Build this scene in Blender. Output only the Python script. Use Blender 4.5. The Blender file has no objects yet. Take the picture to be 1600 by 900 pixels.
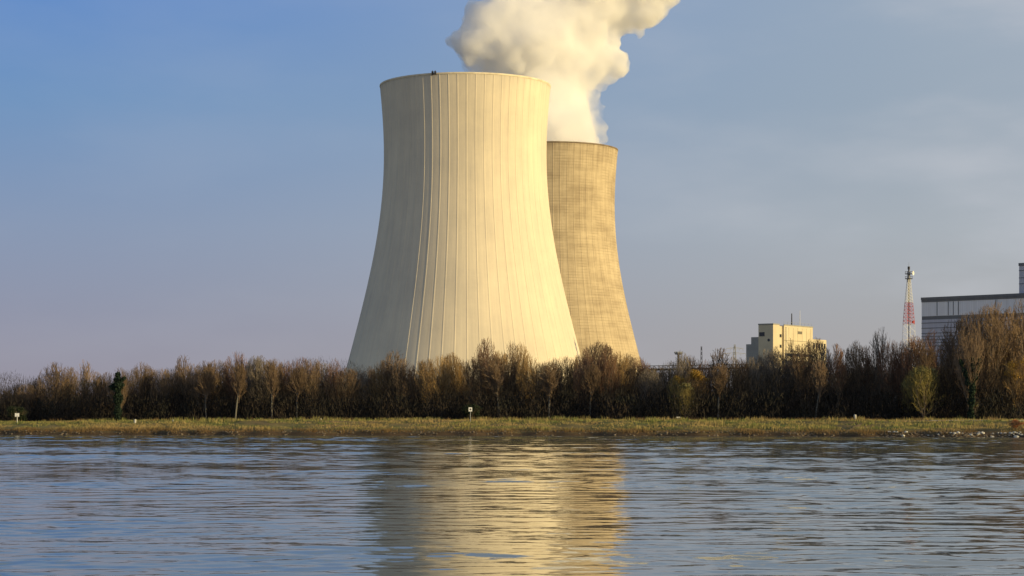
import bpy, bmesh, math, random
import numpy as np
from mathutils import Vector, Matrix
R = math.radians
rnd = random.Random(7)
sc = bpy.context.scene
C = sc.collection

# ------------------------------------------------------------------ camera
F = 3200.0          # focal length in pixels of the 1600 px wide photograph
HC = 3.1            # eye height above the river
HZ = 650.0          # row of the horizon
cam_d = bpy.data.cameras.new('camera')
cam = bpy.data.objects.new('camera', cam_d); C.objects.link(cam)
cam.location = (0, 0, HC); cam.rotation_euler = (R(90), 0, 0)
cam_d.sensor_width = 36.0; cam_d.lens = 36.0 * F / 1600.0
cam_d.shift_y = (HZ - 450.0) / 1600.0
cam_d.clip_start = 0.5; cam_d.clip_end = 30000
sc.camera = cam

# ------------------------------------------------------------------ world and sun
SUN_EL, SUN_AZ = 10.0, 63.5       # azimuth: degrees to the right of straight behind the camera
S = Vector((math.sin(R(SUN_AZ)) * math.cos(R(SUN_EL)), -math.cos(R(SUN_AZ)) * math.cos(R(SUN_EL)), math.sin(R(SUN_EL))))
w = bpy.data.worlds.new('World'); sc.world = w; w.use_nodes = True
nt = w.node_tree; nt.nodes.clear(); N = nt.nodes.new; L = nt.links.new
out = N('ShaderNodeOutputWorld')
sky = N('ShaderNodeTexSky'); sky.sky_type = 'NISHITA'; sky.sun_disc = False
sky.sun_elevation = R(SUN_EL); sky.sun_rotation = math.atan2(S.x, S.y)
sky.air_density = 1.0; sky.dust_density = 1.0; sky.ozone_density = 1.5
bg1 = N('ShaderNodeBackground'); bg1.inputs[1].default_value = 0.10
L(sky.outputs[0], bg1.inputs[0])
tc = N('ShaderNodeTexCoord'); sep = N('ShaderNodeSeparateXYZ'); L(tc.outputs['Generated'], sep.inputs[0])
def ramp(stops, lin=False):
    r = N('ShaderNodeValToRGB'); e = r.color_ramp.elements
    while len(e) > 1: e.remove(e[-1])
    for i, (p, c) in enumerate(stops):
        x = e[0] if i == 0 else e.new(p)
        x.position = p
        x.color = tuple(((v / 255.0 + 0.055) / 1.055) ** 2.4 if v > 10 else v / 255.0 / 12.92 for v in c) + (1,)
    return r
rl = ramp([(0, (150, 143, 158)), (.04, (143, 145, 170)), (.09, (133, 149, 182)), (.15, (108, 146, 194)), (.21, (84, 134, 205)), (.255, (118, 150, 190)), (.31, (140, 156, 176)), (.45, (148, 162, 180)), (1, (92, 112, 145))])
rr = ramp([(0, (174, 170, 170)), (.04, (172, 171, 175)), (.09, (172, 179, 188)), (.15, (158, 172, 188)), (.21, (158, 174, 192)), (.30, (166, 178, 192)), (.45, (166, 174, 184)), (1, (100, 118, 148))])
L(sep.outputs[2], rl.inputs[0]); L(sep.outputs[2], rr.inputs[0])
mr = N('ShaderNodeMapRange'); mr.interpolation_type = 'SMOOTHSTEP'
mr.inputs[1].default_value = -.28; mr.inputs[2].default_value = .26
L(sep.outputs[0], mr.inputs[0])
mx = N('ShaderNodeMix'); mx.data_type = 'RGBA'
L(mr.outputs[0], mx.inputs[0]); L(rl.outputs[0], mx.inputs[6]); L(rr.outputs[0], mx.inputs[7])
# thin high cloud, strongest towards the upper right
mp = N('ShaderNodeMapping'); mp.inputs['Scale'].default_value = (3, 3, 9); mp.inputs['Rotation'].default_value = (0, R(20), 0)
L(tc.outputs['Generated'], mp.inputs[0])
nz = N('ShaderNodeTexNoise'); nz.inputs['Scale'].default_value = 2.2; nz.inputs['Detail'].default_value = 5; nz.inputs['Roughness'].default_value = .5
L(mp.outputs[0], nz.inputs['Vector'])
m2 = N('ShaderNodeMapRange'); m2.interpolation_type = 'SMOOTHSTEP'
m2.inputs[1].default_value = .42; m2.inputs[2].default_value = .75; m2.inputs[4].default_value = .8
L(nz.outputs[0], m2.inputs[0])
m3 = N('ShaderNodeMapRange'); m3.interpolation_type = 'SMOOTHSTEP'; m3.inputs[1].default_value = -.05; m3.inputs[2].default_value = .3
m3.inputs[3].default_value = .12
L(sep.outputs[0], m3.inputs[0])
mm = N('ShaderNodeMath'); mm.operation = 'MULTIPLY_ADD'; L(m2.outputs[0], mm.inputs[0]); L(m3.outputs[0], mm.inputs[1])
c1 = N('ShaderNodeMapRange'); c1.interpolation_type = 'SMOOTHSTEP'; c1.inputs[1].default_value = .15; c1.inputs[2].default_value = .28; L(sep.outputs[0], c1.inputs[0])
c2 = N('ShaderNodeMapRange'); c2.interpolation_type = 'SMOOTHSTEP'; c2.inputs[1].default_value = .09; c2.inputs[2].default_value = .22; L(sep.outputs[2], c2.inputs[0])
c3 = N('ShaderNodeMapRange'); c3.inputs[1].default_value = .35; c3.inputs[2].default_value = .65; c3.inputs[3].default_value = .25; c3.inputs[4].default_value = .75; L(nz.outputs[0], c3.inputs[0])
c4 = N('ShaderNodeMath'); c4.operation = 'MULTIPLY'; L(c1.outputs[0], c4.inputs[0]); L(c2.outputs[0], c4.inputs[1])
c5 = N('ShaderNodeMath'); c5.operation = 'MULTIPLY'; L(c4.outputs[0], c5.inputs[0]); L(c3.outputs[0], c5.inputs[1]); L(c5.outputs[0], mm.inputs[2]); mm.use_clamp = True
mc = N('ShaderNodeMix'); mc.data_type = 'RGBA'; mc.inputs[7].default_value = (.54, .56, .62, 1)
L(mm.outputs[0], mc.inputs[0]); L(mx.outputs[2], mc.inputs[6])
bg2 = N('ShaderNodeBackground'); bg2.inputs[1].default_value = 1.0
L(mc.outputs[2], bg2.inputs[0])
mix = N('ShaderNodeMixShader'); mix.inputs[0].default_value = .88
L(bg1.outputs[0], mix.inputs[1]); L(bg2.outputs[0], mix.inputs[2]); L(mix.outputs[0], out.inputs[0])

sd = bpy.data.lights.new('sun', 'SUN'); sd.energy = 4.8; sd.angle = R(0.5); sd.color = (1.0, .77, .365)
so = bpy.data.objects.new('sun', sd); C.objects.link(so); so.location = (200, -100, 300)
so.rotation_euler = S.to_track_quat('Z', 'Y').to_euler()
vs = sc.view_settings; vs.view_transform = 'Standard'; vs.look = 'None'; vs.exposure = 0; vs.gamma = 1; vs.use_curve_mapping = False
cy = sc.cycles
cy.max_bounces = 48; cy.diffuse_bounces = 3; cy.glossy_bounces = 3; cy.transparent_max_bounces = 8
cy.volume_bounces = 48; cy.volume_step_rate = 1.0; cy.volume_max_steps = 256
cy.sample_clamp_indirect = 6

# ------------------------------------------------------------------ helpers
def P(x, y, d): return Vector(((x - 800.0) / F * d, d, HC + (HZ - y) / F * d))
def tag(o, label=None, cat=None, group=None, kind=None):
    for k, v in (('label', label), ('category', cat), ('group', group), ('kind', kind)):
        if v: o[k] = v
    return o
def empty(name, loc, rz=0):
    o = bpy.data.objects.new(name, None); C.objects.link(o); o.location = loc; o.rotation_euler = (0, 0, rz)
    o.empty_display_size = .5
    return o
class MB:
    def __init__(s): s.v = []; s.f = []
    def add(s, vs, fs):
        b = len(s.v); s.v += [tuple(v) for v in vs]; s.f += [tuple(b + i for i in f) for f in fs]; return s
    def hexa(s, p):      # 8 corners: bottom loop then top loop
        return s.add(p, [(3, 2, 1, 0), (4, 5, 6, 7), (0, 1, 5, 4), (1, 2, 6, 5), (2, 3, 7, 6), (3, 0, 4, 7)])
    def box(s, x0, x1, y0, y1, z0, z1):
        return s.hexa([(x0, y0, z0), (x1, y0, z0), (x1, y1, z0), (x0, y1, z0), (x0, y0, z1), (x1, y0, z1), (x1, y1, z1), (x0, y1, z1)])
    def tube(s, p0, p1, r0, r1=None, n=6, cap=True):
        r1 = r0 if r1 is None else r1
        p0, p1 = Vector(p0), Vector(p1); d = (p1 - p0).normalized()
        a = d.orthogonal().normalized(); b = d.cross(a)
        vs = [];
        for p, r in ((p0, r0), (p1, r1)):
            for i in range(n):
                t = 2 * math.pi * i / n; vs.append(p + a * math.cos(t) * r + b * math.sin(t) * r)
        fs = [(i, (i + 1) % n, n + (i + 1) % n, n + i) for i in range(n)]
        if cap: fs += [tuple(range(n))[::-1], tuple(range(n, 2 * n))]
        return s.add(vs, fs)
    def lathe(s, prof, n=24, c=(0, 0)):
        m = len(prof); vs = [(c[0] + r * math.cos(2 * math.pi * i / n), c[1] + r * math.sin(2 * math.pi * i / n), z) for r, z in prof for i in range(n)]
        return s.add(vs, [(k * n + i, k * n + (i + 1) % n, (k + 1) * n + (i + 1) % n, (k + 1) * n + i) for k in range(m - 1) for i in range(n)])
    def mesh(s, name, mat, smooth=False):
        me = bpy.data.meshes.new(name); me.from_pydata(s.v, [], s.f); me.update()
        if mat: me.materials.append(mat)
        if smooth: me.polygons.foreach_set('use_smooth', [True] * len(me.polygons))
        return me
    def build(s, name, mat, parent=None, smooth=False):
        o = bpy.data.objects.new(name, s.mesh(name, mat, smooth)); C.objects.link(o)
        if parent: o.parent = parent
        return o
def mesh_np(name, V, Fq, mat, smooth=True):
    me = bpy.data.meshes.new(name); V = np.asarray(V, np.float32); Fq = np.asarray(Fq, np.int32)
    k = Fq.shape[1]
    me.vertices.add(len(V)); me.vertices.foreach_set('co', V.ravel())
    me.loops.add(Fq.size); me.loops.foreach_set('vertex_index', Fq.ravel())
    me.polygons.add(len(Fq)); me.polygons.foreach_set('loop_start', np.arange(0, Fq.size, k, dtype=np.int32))
    try: me.polygons.foreach_set('loop_total', np.full(len(Fq), k, np.int32))
    except Exception: pass
    me.update(calc_edges=True)
    me.polygons.foreach_set('use_smooth', [smooth] * len(Fq))
    me.materials.append(mat)
    return me

class NM:
    """small node-tree writer"""
    def __init__(s, name, rough=.9, spec=.3):
        s.m = bpy.data.materials.new(name); s.m.use_nodes = True; s.t = s.m.node_tree
        s.b = s.t.nodes['Principled BSDF']; s.b.inputs['Roughness'].default_value = rough
        s.b.inputs['Specular IOR Level'].default_value = spec
        s.c = s.n('TexCoord')
    def n(s, t, **k):
        x = s.t.nodes.new('ShaderNode' + t)
        for a, v in k.items(): setattr(x, a, v)
        return x
    def l(s, a, b): s.t.links.new(a, b)
    def mapping(s, scale, src=None):
        m = s.n('Mapping'); m.inputs['Scale'].default_value = scale; s.l(src or s.c.outputs['Object'], m.inputs[0]); return m.outputs[0]
    def noise(s, scale, detail=4, rough=.55, vec=None, out=0):
        x = s.n('TexNoise'); x.inputs['Scale'].default_value = scale; x.inputs['Detail'].default_value = detail; x.inputs['Roughness'].default_value = rough
        s.l(vec or s.c.outputs['Object'], x.inputs['Vector']); return x.outputs[out]
    def rng(s, v, a, b, c=0, d=1):
        x = s.n('MapRange'); x.inputs[1].default_value = a; x.inputs[2].default_value = b; x.inputs[3].default_value = c; x.inputs[4].default_value = d
        s.l(v, x.inputs[0]); return x.outputs[0]
    def math(s, op, a, b=None):
        x = s.n('Math', operation=op)
        for i, v in enumerate((a, b)):
            if v is None: continue
            if isinstance(v, (int, float)): x.inputs[i].default_value = v
            else: s.l(v, x.inputs[i])
        return x.outputs[0]
    def mix(s, f, a, b, mode='MIX'):
        x = s.n('Mix', data_type='RGBA', blend_type=mode)
        for i, v in ((0, f), (6, a), (7, b)):
            if isinstance(v, (int, float)): x.inputs[i].default_value = v
            elif isinstance(v, tuple): x.inputs[i].default_value = v + (1,)
            else: s.l(v, x.inputs[i])
        return x.outputs[2]
    def col(s, v):
        if isinstance(v, tuple): s.b.inputs['Base Color'].default_value = v + (1,)
        else: s.l(v, s.b.inputs['Base Color'])
        return s
    def bump(s, h, strength=.3, dist=.1):
        x = s.n('Bump'); x.inputs['Strength'].default_value = strength; x.inputs['Distance'].default_value = dist
        s.l(h, x.inputs['Height']); s.l(x.outputs[0], s.b.inputs['Normal'])
def simple(name, c, rough=.8, var=.2, scale=2.0):
    k = NM(name, rough); n = k.noise(scale, 5)
    k.col(k.mix(k.rng(n, .3, .7), tuple(v * (1 - var) for v in c), tuple(min(1, v * (1 + var)) for v in c)))
    return k.m

# ------------------------------------------------------------------ shoreline and terrain
def shore(X):
    X = np.asarray(X, float)
    s = 320 - .22 * X + 1.2 * np.sin(X * .071 + 1) + .7 * np.sin(X * .19) + .35 * np.sin(X * .53 + 2) + .5 * np.sin(X * .9 + 3 * np.sin(X * .13))
    s = s - 5 * np.exp(-((X - 76) / 13.0) ** 2)
    return np.where(np.abs(X) > 400, 320 - .22 * np.sign(X) * 400, s)
def bank_z(X, t):
    X = np.asarray(X, float); t = np.asarray(t, float)
    top = 2.3 + .12 * np.sin(X * .05) - .35 * np.clip((-X - 40) / 60, 0, 1)
    z = np.interp(t, [-60, -6, 0, 1.2, 3.0, 13, 18, 60, 100, 110, 114, 124, 400, 1200, 8000], [-3, -1.2, -.08, .55, .8, top.mean() if top.ndim else float(top), 2.35, 2.5, 2.8, 5.6, 5.6, 3.6, 3.6, 4.2, 9])
    z = z + np.where((t > 1) & (t < 40), .10 * np.sin(X * .33 + t * .2) * np.sin(X * .11 + 1) + .05 * np.sin(X * 1.1 + t), 0)
    z = z - .35 * np.clip((-X - 40) / 60, 0, 1) * np.clip(t / 12, 0, 1)
    return z
def ground_z(X, Y):
    return float(bank_z(np.array([X]), np.array([Y - shore(X)]))[0])

g = NM('riverbank_ground', .95, .15)
big = k1 = g.noise(.09, 4, .6); fine = g.noise(1.6, 6, .7, g.mapping((.35, 1, 1))); mid = g.noise(.45, 5, .65, g.mapping((.4, 1, 1)))
grass = g.mix(g.rng(mid, .38, .62), (.125, .165, .05), (.28, .215, .09))
grass = g.mix(g.rng(big, .42, .6), grass, (.26, .19, .085))
grass = g.mix(g.rng(fine, .35, .7), g.mix(.5, grass, (.04, .04, .015)), grass)
geo = g.n('NewGeometry'); spz = g.n('SeparateXYZ'); g.l(geo.outputs['Position'], spz.inputs[0])
hz = g.math('ADD', spz.outputs[2], g.rng(mid, .3, .7, -.35, .35))
g.col(g.mix(g.rng(hz, .35, 1.15), g.mix(fine, (.03, .022, .014), (.13, .085, .045)), grass))
g.bump(g.noise(2.5, 5, .7), .6, .25)
MG = g.m
xs = np.unique(np.concatenate([np.linspace(-6000, -400, 24), np.linspace(-400, -150, 26), np.linspace(-150, 180, 420), np.linspace(180, 400, 22), np.linspace(400, 6000, 24)]))
ts = np.unique(np.concatenate([np.linspace(-3, 40, 110), np.linspace(40, 130, 40), np.linspace(120, 1500, 26), np.linspace(1500, 9000, 16), np.array([-20, -60])]))
Xg, Tg = np.meshgrid(xs, ts)
Yg = Tg + shore(Xg)
rn = np.random.RandomState(3)
Zg = bank_z(Xg, Tg) + np.where((Tg > .3) & (Tg < 40), rn.uniform(-.07, .07, Xg.shape), 0)
# add the bed and the near bank in front (rows towards the camera)
yn = np.array([-400, -60, -20, 0, 6, 12, 16, 20, 26, 60, 150])
zn = np.array([3.5, 2.2, 1.7, 1.45, 1.3, .9, .3, -.5, -1.8, -3.2, -3.4])
Xn, Yn = np.meshgrid(xs, yn); Zn = np.repeat(zn[:, None], len(xs), 1)
V = np.concatenate([np.stack([Xn, Yn, Zn], -1).reshape(-1, 3), np.stack([Xg, Yg, Zg], -1).reshape(-1, 3)])
nr, nc = len(yn) + len(ts), len(xs)
idx = np.arange(nr * nc).reshape(nr, nc)
Fq = np.stack([idx[:-1, :-1], idx[:-1, 1:], idx[1:, 1:], idx[1:, :-1]], -1).reshape(-1, 4)
gr = bpy.data.objects.new('ground', mesh_np('ground', V, Fq, MG)); C.objects.link(gr); tag(gr, kind='structure')

# ------------------------------------------------------------------ river
wm = NM('river_water', .06, .5)
wm.b.inputs['IOR'].default_value = 3.0
wm.b.inputs['Specular Tint'].default_value = (.98, 1, .92, 1)
wm.b.inputs['Base Color'].default_value = (.10, .115, .112, 1)
geo = wm.n('NewGeometry')
def slope_noise(scale, sc3, det=3, rough=.5):
    v = wm.mapping(sc3, geo.outputs['Position'])
    c = wm.noise(scale, det, rough, v, out=1)
    x = wm.n('VectorMath', operation='SUBTRACT'); wm.l(c, x.inputs[0]); x.inputs[1].default_value = (.5, .5, .5); return x.outputs[0]
s1 = slope_noise(1.0, (.45, 1.3, 1), 4, .65)
s2 = slope_noise(5.0, (.7, 1.3, 1), 3, .65)
patch = wm.rng(wm.noise(1.0, 4, .6, wm.mapping((.018, .07, 1), geo.outputs['Position'])), .38, .62, .25, 1.5)
a1 = wm.n('VectorMath', operation='SCALE'); wm.l(s1, a1.inputs[0]); a1.inputs['Scale'].default_value = 1.0
a2 = wm.n('VectorMath', operation='SCALE'); wm.l(s2, a2.inputs[0]); a2.inputs['Scale'].default_value = .7
ad = wm.n('VectorMath', operation='ADD'); wm.l(a1.outputs[0], ad.inputs[0]); wm.l(a2.outputs[0], ad.inputs[1])
ap = wm.n('VectorMath', operation='SCALE'); wm.l(ad.outputs[0], ap.inputs[0]); wm.l(patch, ap.inputs['Scale'])
am = wm.n('VectorMath', operation='MULTIPLY'); wm.l(ap.outputs[0], am.inputs[0]); am.inputs[1].default_value = (.085, .155, 0)
an = wm.n('VectorMath', operation='ADD'); wm.l(geo.outputs['Normal'], an.inputs[0]); wm.l(am.outputs[0], an.inputs[1])
nn = wm.n('VectorMath', operation='NORMALIZE'); wm.l(an.outputs[0], nn.inputs[0]); wm.l(nn.outputs[0], wm.b.inputs['Normal'])

rows = [17.0]
while rows[-1] < 372:
    rows.append(rows[-1] + min(.0036 * rows[-1], .38))
rows = np.array(rows); ncol = 520
u = np.linspace(-1, 1, ncol)
half = 12 + rows * .34
Xw = half[:, None] * u[None, :]; Yw = np.repeat(rows[:, None], ncol, 1)
dy = np.gradient(rows)[:, None]; dx = (half / ncol * 2)[:, None]
rw = np.random.RandomState(11)
def vnoise(X, Y, seed):       # smooth value noise
    r = np.random.RandomState(seed); T = r.rand(256, 256)
    xi = np.floor(X).astype(int); yi = np.floor(Y).astype(int); fx = X - xi; fy = Y - yi
    fx = fx * fx * (3 - 2 * fx); fy = fy * fy * (3 - 2 * fy)
    g = lambda a, b: T[a % 256, b % 256]
    return (g(xi, yi) * (1 - fx) + g(xi + 1, yi) * fx) * (1 - fy) + (g(xi, yi + 1) * (1 - fx) + g(xi + 1, yi + 1) * fx) * fy
patchy = .45 * vnoise(Xw / 34, Yw / 13, 1) + .35 * vnoise(Xw / 12 + 9, Yw / 5, 2) + .2 * vnoise(Xw / 5, Yw / 2.2, 3)
patchy = np.clip((patchy - .32) / .36, 0, 1) ** 1.6 * 1.40 + .30
Zw = np.zeros_like(Xw)
for i in range(90):
    lam = math.exp(rw.uniform(math.log(.35), math.log(3.4)))
    th = rw.normal(0, .48); kk = 2 * math.pi / lam
    kx, ky = kk * math.sin(th), kk * math.cos(th)
    slope = .0155 * (lam / 1.0) ** -.35
    att = np.clip((lam / dy - 2.5) / 2.5, 0, 1) * np.clip((lam / max(abs(math.sin(th)), .05) / dx - 2.5) / 2.5, 0, 1)
    ph = rw.uniform(0, 6.28) + 3.2 * vnoise(Xw / (lam * 4), Yw / (lam * 4), 20 + i)
    s = np.sin(kx * Xw + ky * Yw + ph)
    Zw += att * slope / kk * s
Zw *= patchy
Zw -= .02
idx = np.arange(Xw.size).reshape(Xw.shape)
Fq = np.stack([idx[:-1, :-1], idx[:-1, 1:], idx[1:, 1:], idx[1:, :-1]], -1).reshape(-1, 4)
Vw = np.stack([Xw, Yw, Zw], -1).reshape(-1, 3)
# calm outer water to the sides, joined to the edge of the fine sheet
edge = []
nb = len(Vw); ex = []
for sgn, ci in ((-1, 0), (1, ncol - 1)):
    b0 = nb + len(ex)
    for k in range(len(rows)): ex.append((sgn * 6000, rows[k], -.02))
    for k in range(len(rows) - 1):
        q = [idx[k, ci], b0 + k, b0 + k + 1, idx[k + 1, ci]]
        edge.append(q if sgn > 0 else q[::-1])
Vw = np.concatenate([Vw, np.array(ex)]); Fq = np.concatenate([Fq, np.array(edge)])
rv = bpy.data.objects.new('river_water', mesh_np('river_water', Vw, Fq, wm.m)); C.objects.link(rv); tag(rv, kind='structure')

# ------------------------------------------------------------------ cooling towers
PR = [(137, 133), (150, 131.3), (190, 128.4), (230, 127), (260, 127), (300, 128.6), (330, 131.8), (372, 138), (400, 142.6), (430, 149), (484, 161.5), (520, 170.5), (560, 181), (600, 192), (648, 205)]
def tower_profile(m_per_px):
    zs = np.array([HC + (HZ - a) * m_per_px for a, b in PR])[::-1]; rs = np.array([b * m_per_px for a, b in PR])[::-1]
    c = np.polyfit(zs, rs, 5)
    return zs, lambda z: float(np.polyval(c, z))
def concrete(name, base, dark, lift, stain, line):
    k = NM(name, .9, .25)
    sp = k.n('SeparateXYZ'); k.l(k.c.outputs['Object'], sp.inputs[0])
    th = k.math('MULTIPLY', k.math('ARCTAN2', sp.outputs[1], sp.outputs[0]), 60 / (2 * math.pi))
    lz = k.math('DIVIDE', sp.outputs[2], lift)
    fl = k.math('FLOOR', lz); fr = k.math('FRACT', lz)
    cb = k.n('CombineXYZ'); k.l(k.math('FLOOR', k.math('ADD', th, .5)), cb.inputs[0]); k.l(fl, cb.inputs[1])
    wn = k.n('TexWhiteNoise', noise_dimensions='2D'); k.l(cb.outputs[0], wn.inputs['Vector'])
    cb2 = k.n('CombineXYZ'); k.l(th, cb2.inputs[0]); k.l(k.math('MULTIPLY', sp.outputs[2], .25 if line > .3 else .05), cb2.inputs[1])
    st = k.noise(.22, 6, .62, cb2.outputs[0])
    cb3 = k.n('CombineXYZ'); k.l(k.math('MULTIPLY', th, 3), cb3.inputs[0]); k.l(k.math('MULTIPLY', sp.outputs[2], .03), cb3.inputs[1])
    streak = k.noise(1.0, 5, .65, cb3.outputs[0])
    cb4 = k.n('CombineXYZ'); k.l(k.math('MULTIPLY', th, .12), cb4.inputs[0]); k.l(k.math('MULTIPLY', sp.outputs[2], .22 if line > .3 else .03), cb4.inputs[1])
    band = k.noise(1.0, 5, .7, cb4.outputs[0])
    f = k.math('MULTIPLY', k.rng(st, .36, .66), stain)
    f = k.math('ADD', f, k.math('MULTIPLY', k.rng(band, .42, .66), stain * (.62 if line > .3 else .8)))
    f = k.math('ADD', f, k.math('MULTIPLY', k.rng(streak, .42, .72), stain * .8))
    f = k.math('ADD', f, k.rng(wn.outputs[0], 0, 1, -.05 * line, .05 * line))
    ln = k.math('MULTIPLY', k.rng(fr, .0, .22, 1, 0), k.math('MULTIPLY', k.rng(k.noise(.5, 4, .6, cb2.outputs[0]), .42, .62), line * .9))
    f = k.math('ADD', f, ln)
    rim = k.rng(sp.outputs[2], 143.0, 148.6, 0, 1)
    rim = k.math('MULTIPLY', k.math('MULTIPLY', rim, rim), k.rng(streak, .35, .6, .25, .9))
    f = k.math('ADD', f, k.math('MULTIPLY', rim, stain))
    x = k.n('Clamp'); k.l(f, x.inputs[0])
    k.col(k.mix(x.outputs[0], base, dark)); k.bump(k.noise(.8, 5), .15, .2)
    return k.m
def cooling_tower(cx, D, mat, dmat, label):
    m = 930.0 / F; gz = 4.0
    root = empty('cooling_tower', ((cx - 800) / F * D, D, gz)); tag(root, label, 'cooling tower')
    zs, rf = tower_profile(m)
    ztop = HC + 513.5 * m
    nrib, per = 60, 8
    # angular profile of one bay: rib 0.55 m wide standing 0.42 m proud
    Zs = np.linspace(gz + 8.5, ztop, 72); vs = []; nA = nrib * per
    for z in Zs:
        r = rf(z); hw = .24 / r; bay = 2 * math.pi / nrib
        for i in range(nrib):
            a0 = i * bay + R(2.2)
            for a, dr in ((-hw * 1.25, 0), (-hw * .8, .085), (hw * .8, .085), (hw * 1.25, 0), (bay * .25, 0), (bay * .5, 0), (bay * .75, 0), (bay * .9, 0)):
                rr_ = r + dr; vs.append((rr_ * math.cos(a0 + a), rr_ * math.sin(a0 + a), z - gz))
    n1 = len(Zs)
    fs = [(k * nA + i, k * nA + (i + 1) % nA, (k + 1) * nA + (i + 1) % nA, (k + 1) * nA + i) for k in range(n1 - 1) for i in range(nA)]
    b = len(vs)
    for z in Zs[::-1]:               # inner face
        r = rf(z) - .9
        vs += [(r * math.cos(2 * math.pi * i / nA + R(2.2)), r * math.sin(2 * math.pi * i / nA + R(2.2)), z - gz) for i in range(nA)]
    fs += [(k * nA + i, k * nA + (i + 1) % nA, (k + 1) * nA + (i + 1) % nA, (k + 1) * nA + i) for k in range(n1 - 1, 2 * n1 - 1) for i in range(nA)]
    fs += [((2 * n1 - 1) * nA + i, (2 * n1 - 1) * nA + (i + 1) % nA, (i + 1) % nA, i) for i in range(nA)]
    sh = MB(); sh.v = vs; sh.f = fs; sh.build('shell', mat, root)
    # upper ring walk
    r = rf(ztop)
    rg = MB().lathe([(r - .9, ztop - gz + .01), (r - .9, ztop - gz + .5), (r + .22, ztop - gz + .5), (r + .22, ztop - gz - .05), (r + .1, ztop - gz - .3)], 180)
    rg.build('rim', dmat, root)
    rb = rf(gz + 8.5)
    for i in range(48):              # raker columns of the air inlet
        a = 2 * math.pi * i / 48; q = MB(); r2 = rb + 2.6
        for dd in (-1, 1):
            a1 = a + dd * math.pi / 48
            q.tube((r2 * math.cos(a), r2 * math.sin(a), -.6), ((rb - .4) * math.cos(a1), (rb - .4) * math.sin(a1), 8.9), .5, .5, 6)
        q.build('column', dmat, root)
    return root, rf, ztop, gz
m_near = concrete('cream_concrete', (.80, .70, .52), (.50, .45, .37), 1.6, .36, .05)
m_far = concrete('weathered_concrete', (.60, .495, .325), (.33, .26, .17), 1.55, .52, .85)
m_rim1 = simple('rim_concrete', (.74, .65, .47), .9, .2, .3)
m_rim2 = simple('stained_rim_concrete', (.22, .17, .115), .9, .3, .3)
t1, rf1, zt1, gz1 = cooling_tower(727, 930, m_near, m_rim1, 'nearer and larger pale cream ribbed concrete cooling tower')
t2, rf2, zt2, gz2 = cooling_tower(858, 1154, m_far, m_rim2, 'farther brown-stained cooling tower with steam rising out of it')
m_dark = simple('dark_metal', (.035, .035, .04), .6)
for px in (681.0, 685.0):            # small beacons on the near tower's rim
    a = math.asin((px - 727) / 133.0); r = rf1(zt1) + .3
    b = MB(); lx, ly, lz = r * math.sin(a), -r * math.cos(a), zt1 - gz1 + .2
    b.box(lx - .45, lx + .45, ly - .4, ly + .4, lz - .5, lz + .9); b.tube((lx, ly, lz + .9), (lx, ly, lz + 1.3), .2, .12, 8)
    b.build('beacon', m_dark, t1)

# ------------------------------------------------------------------ steam
D2 = 1154.0; mpx = D2 / F
blobs = [(858, 236, 80, 0), (859, 215, 77, 0), (858, 192, 68, 0), (858, 165, 64, 0), (860, 140, 62, 0), (862, 115, 64, 0),
         (870, 85, 70, 0), (845, 65, 66, -4), (805, 68, 56, -7), (775, 62, 46, -9), (740, 72, 33, -10), (722, 72, 22, -10), (752, 42, 33, -12), (750, 98, 24, -6),
         (785, 98, 34, -4), (790, 38, 42, -12), (830, 25, 48, -8), (880, 25, 62, 0), (925, 45, 44, 0), (935, 85, 30, 0), (925, 118, 26, 0),
         (962, 98, 19, 0), (950, 106, 15, 0), (972, 108, 8, 0), (945, 140, 10, 4), (930, 150, 13, 0), (928, 175, 10, 0), (938, 192, 7, 0), (944, 214, 8, 0), (932, 205, 10, 0),
         (955, 15, 48, 0), (1000, 10, 36, 0), (1020, 8, 27, 0), (1012, 32, 14, 0), (985, 40, 14, 0), (965, 62, 12, 0), (996, 50, 8, 0), (1001, 58, 7, 0), (942, 166, 7, 0), (943, 178, 6, 0), (947, 198, 6, 0), (955, 128, 9, 0),
         (1030, -15, 30, 0), (990, -30, 50, 0), (930, -30, 65, 0), (860, -25, 55, 0), (815, -15, 36, 0),
         (1010, -90, 75, 0), (940, -100, 80, 0), (1080, -120, 85, 0), (1020, -170, 100, 0), (1130, -190, 95, 0), (1200, -260, 110, 0), (1090, -270, 120, 0), (1280, -330, 120, 0)]
bm = bmesh.new()
rb = random.Random(5)
for (x, y, r, dz) in blobs:
    c = P(x, y, D2); c.y += dz * 1.5 + rb.uniform(-.12, .12) * r * mpx
    bmesh.ops.create_icosphere(bm, subdivisions=3, radius=r * mpx, matrix=Matrix.Translation(c) @ Matrix.Scale(1.0, 4))
    if y < 130 and r > 12:
        for k in range(int(6 + r / 5)):          # cauliflower lumps
            v = Vector((rb.gauss(0, 1), rb.gauss(0, 1), rb.gauss(0, 1))).normalized() * r * mpx * rb.uniform(.72, .9)
            bmesh.ops.create_icosphere(bm, subdivisions=2, radius=r * mpx * rb.uniform(.2, .36), matrix=Matrix.Translation(c + v))
me = bpy.data.meshes.new('tmp'); bm.to_mesh(me); bm.free()
tmp = bpy.data.objects.new('tmp', me); C.objects.link(tmp)
rm = tmp.modifiers.new('r', 'REMESH'); rm.mode = 'VOXEL'; rm.voxel_size = 1.4
for sz, st in ((26, 11.0), (12, 8.5), (5.5, 6.0)):
    tx = bpy.data.textures.new('puff', 'CLOUDS'); tx.noise_scale = sz; tx.noise_depth = 3
    dp = tmp.modifiers.new('d', 'DISPLACE'); dp.texture = tx; dp.texture_coords = 'GLOBAL'; dp.strength = st; dp.mid_level = .5
rm2 = tmp.modifiers.new('r2', 'REMESH'); rm2.mode = 'VOXEL'; rm2.voxel_size = 1.2
dg = bpy.context.evaluated_depsgraph_get(); dg.update()
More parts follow.
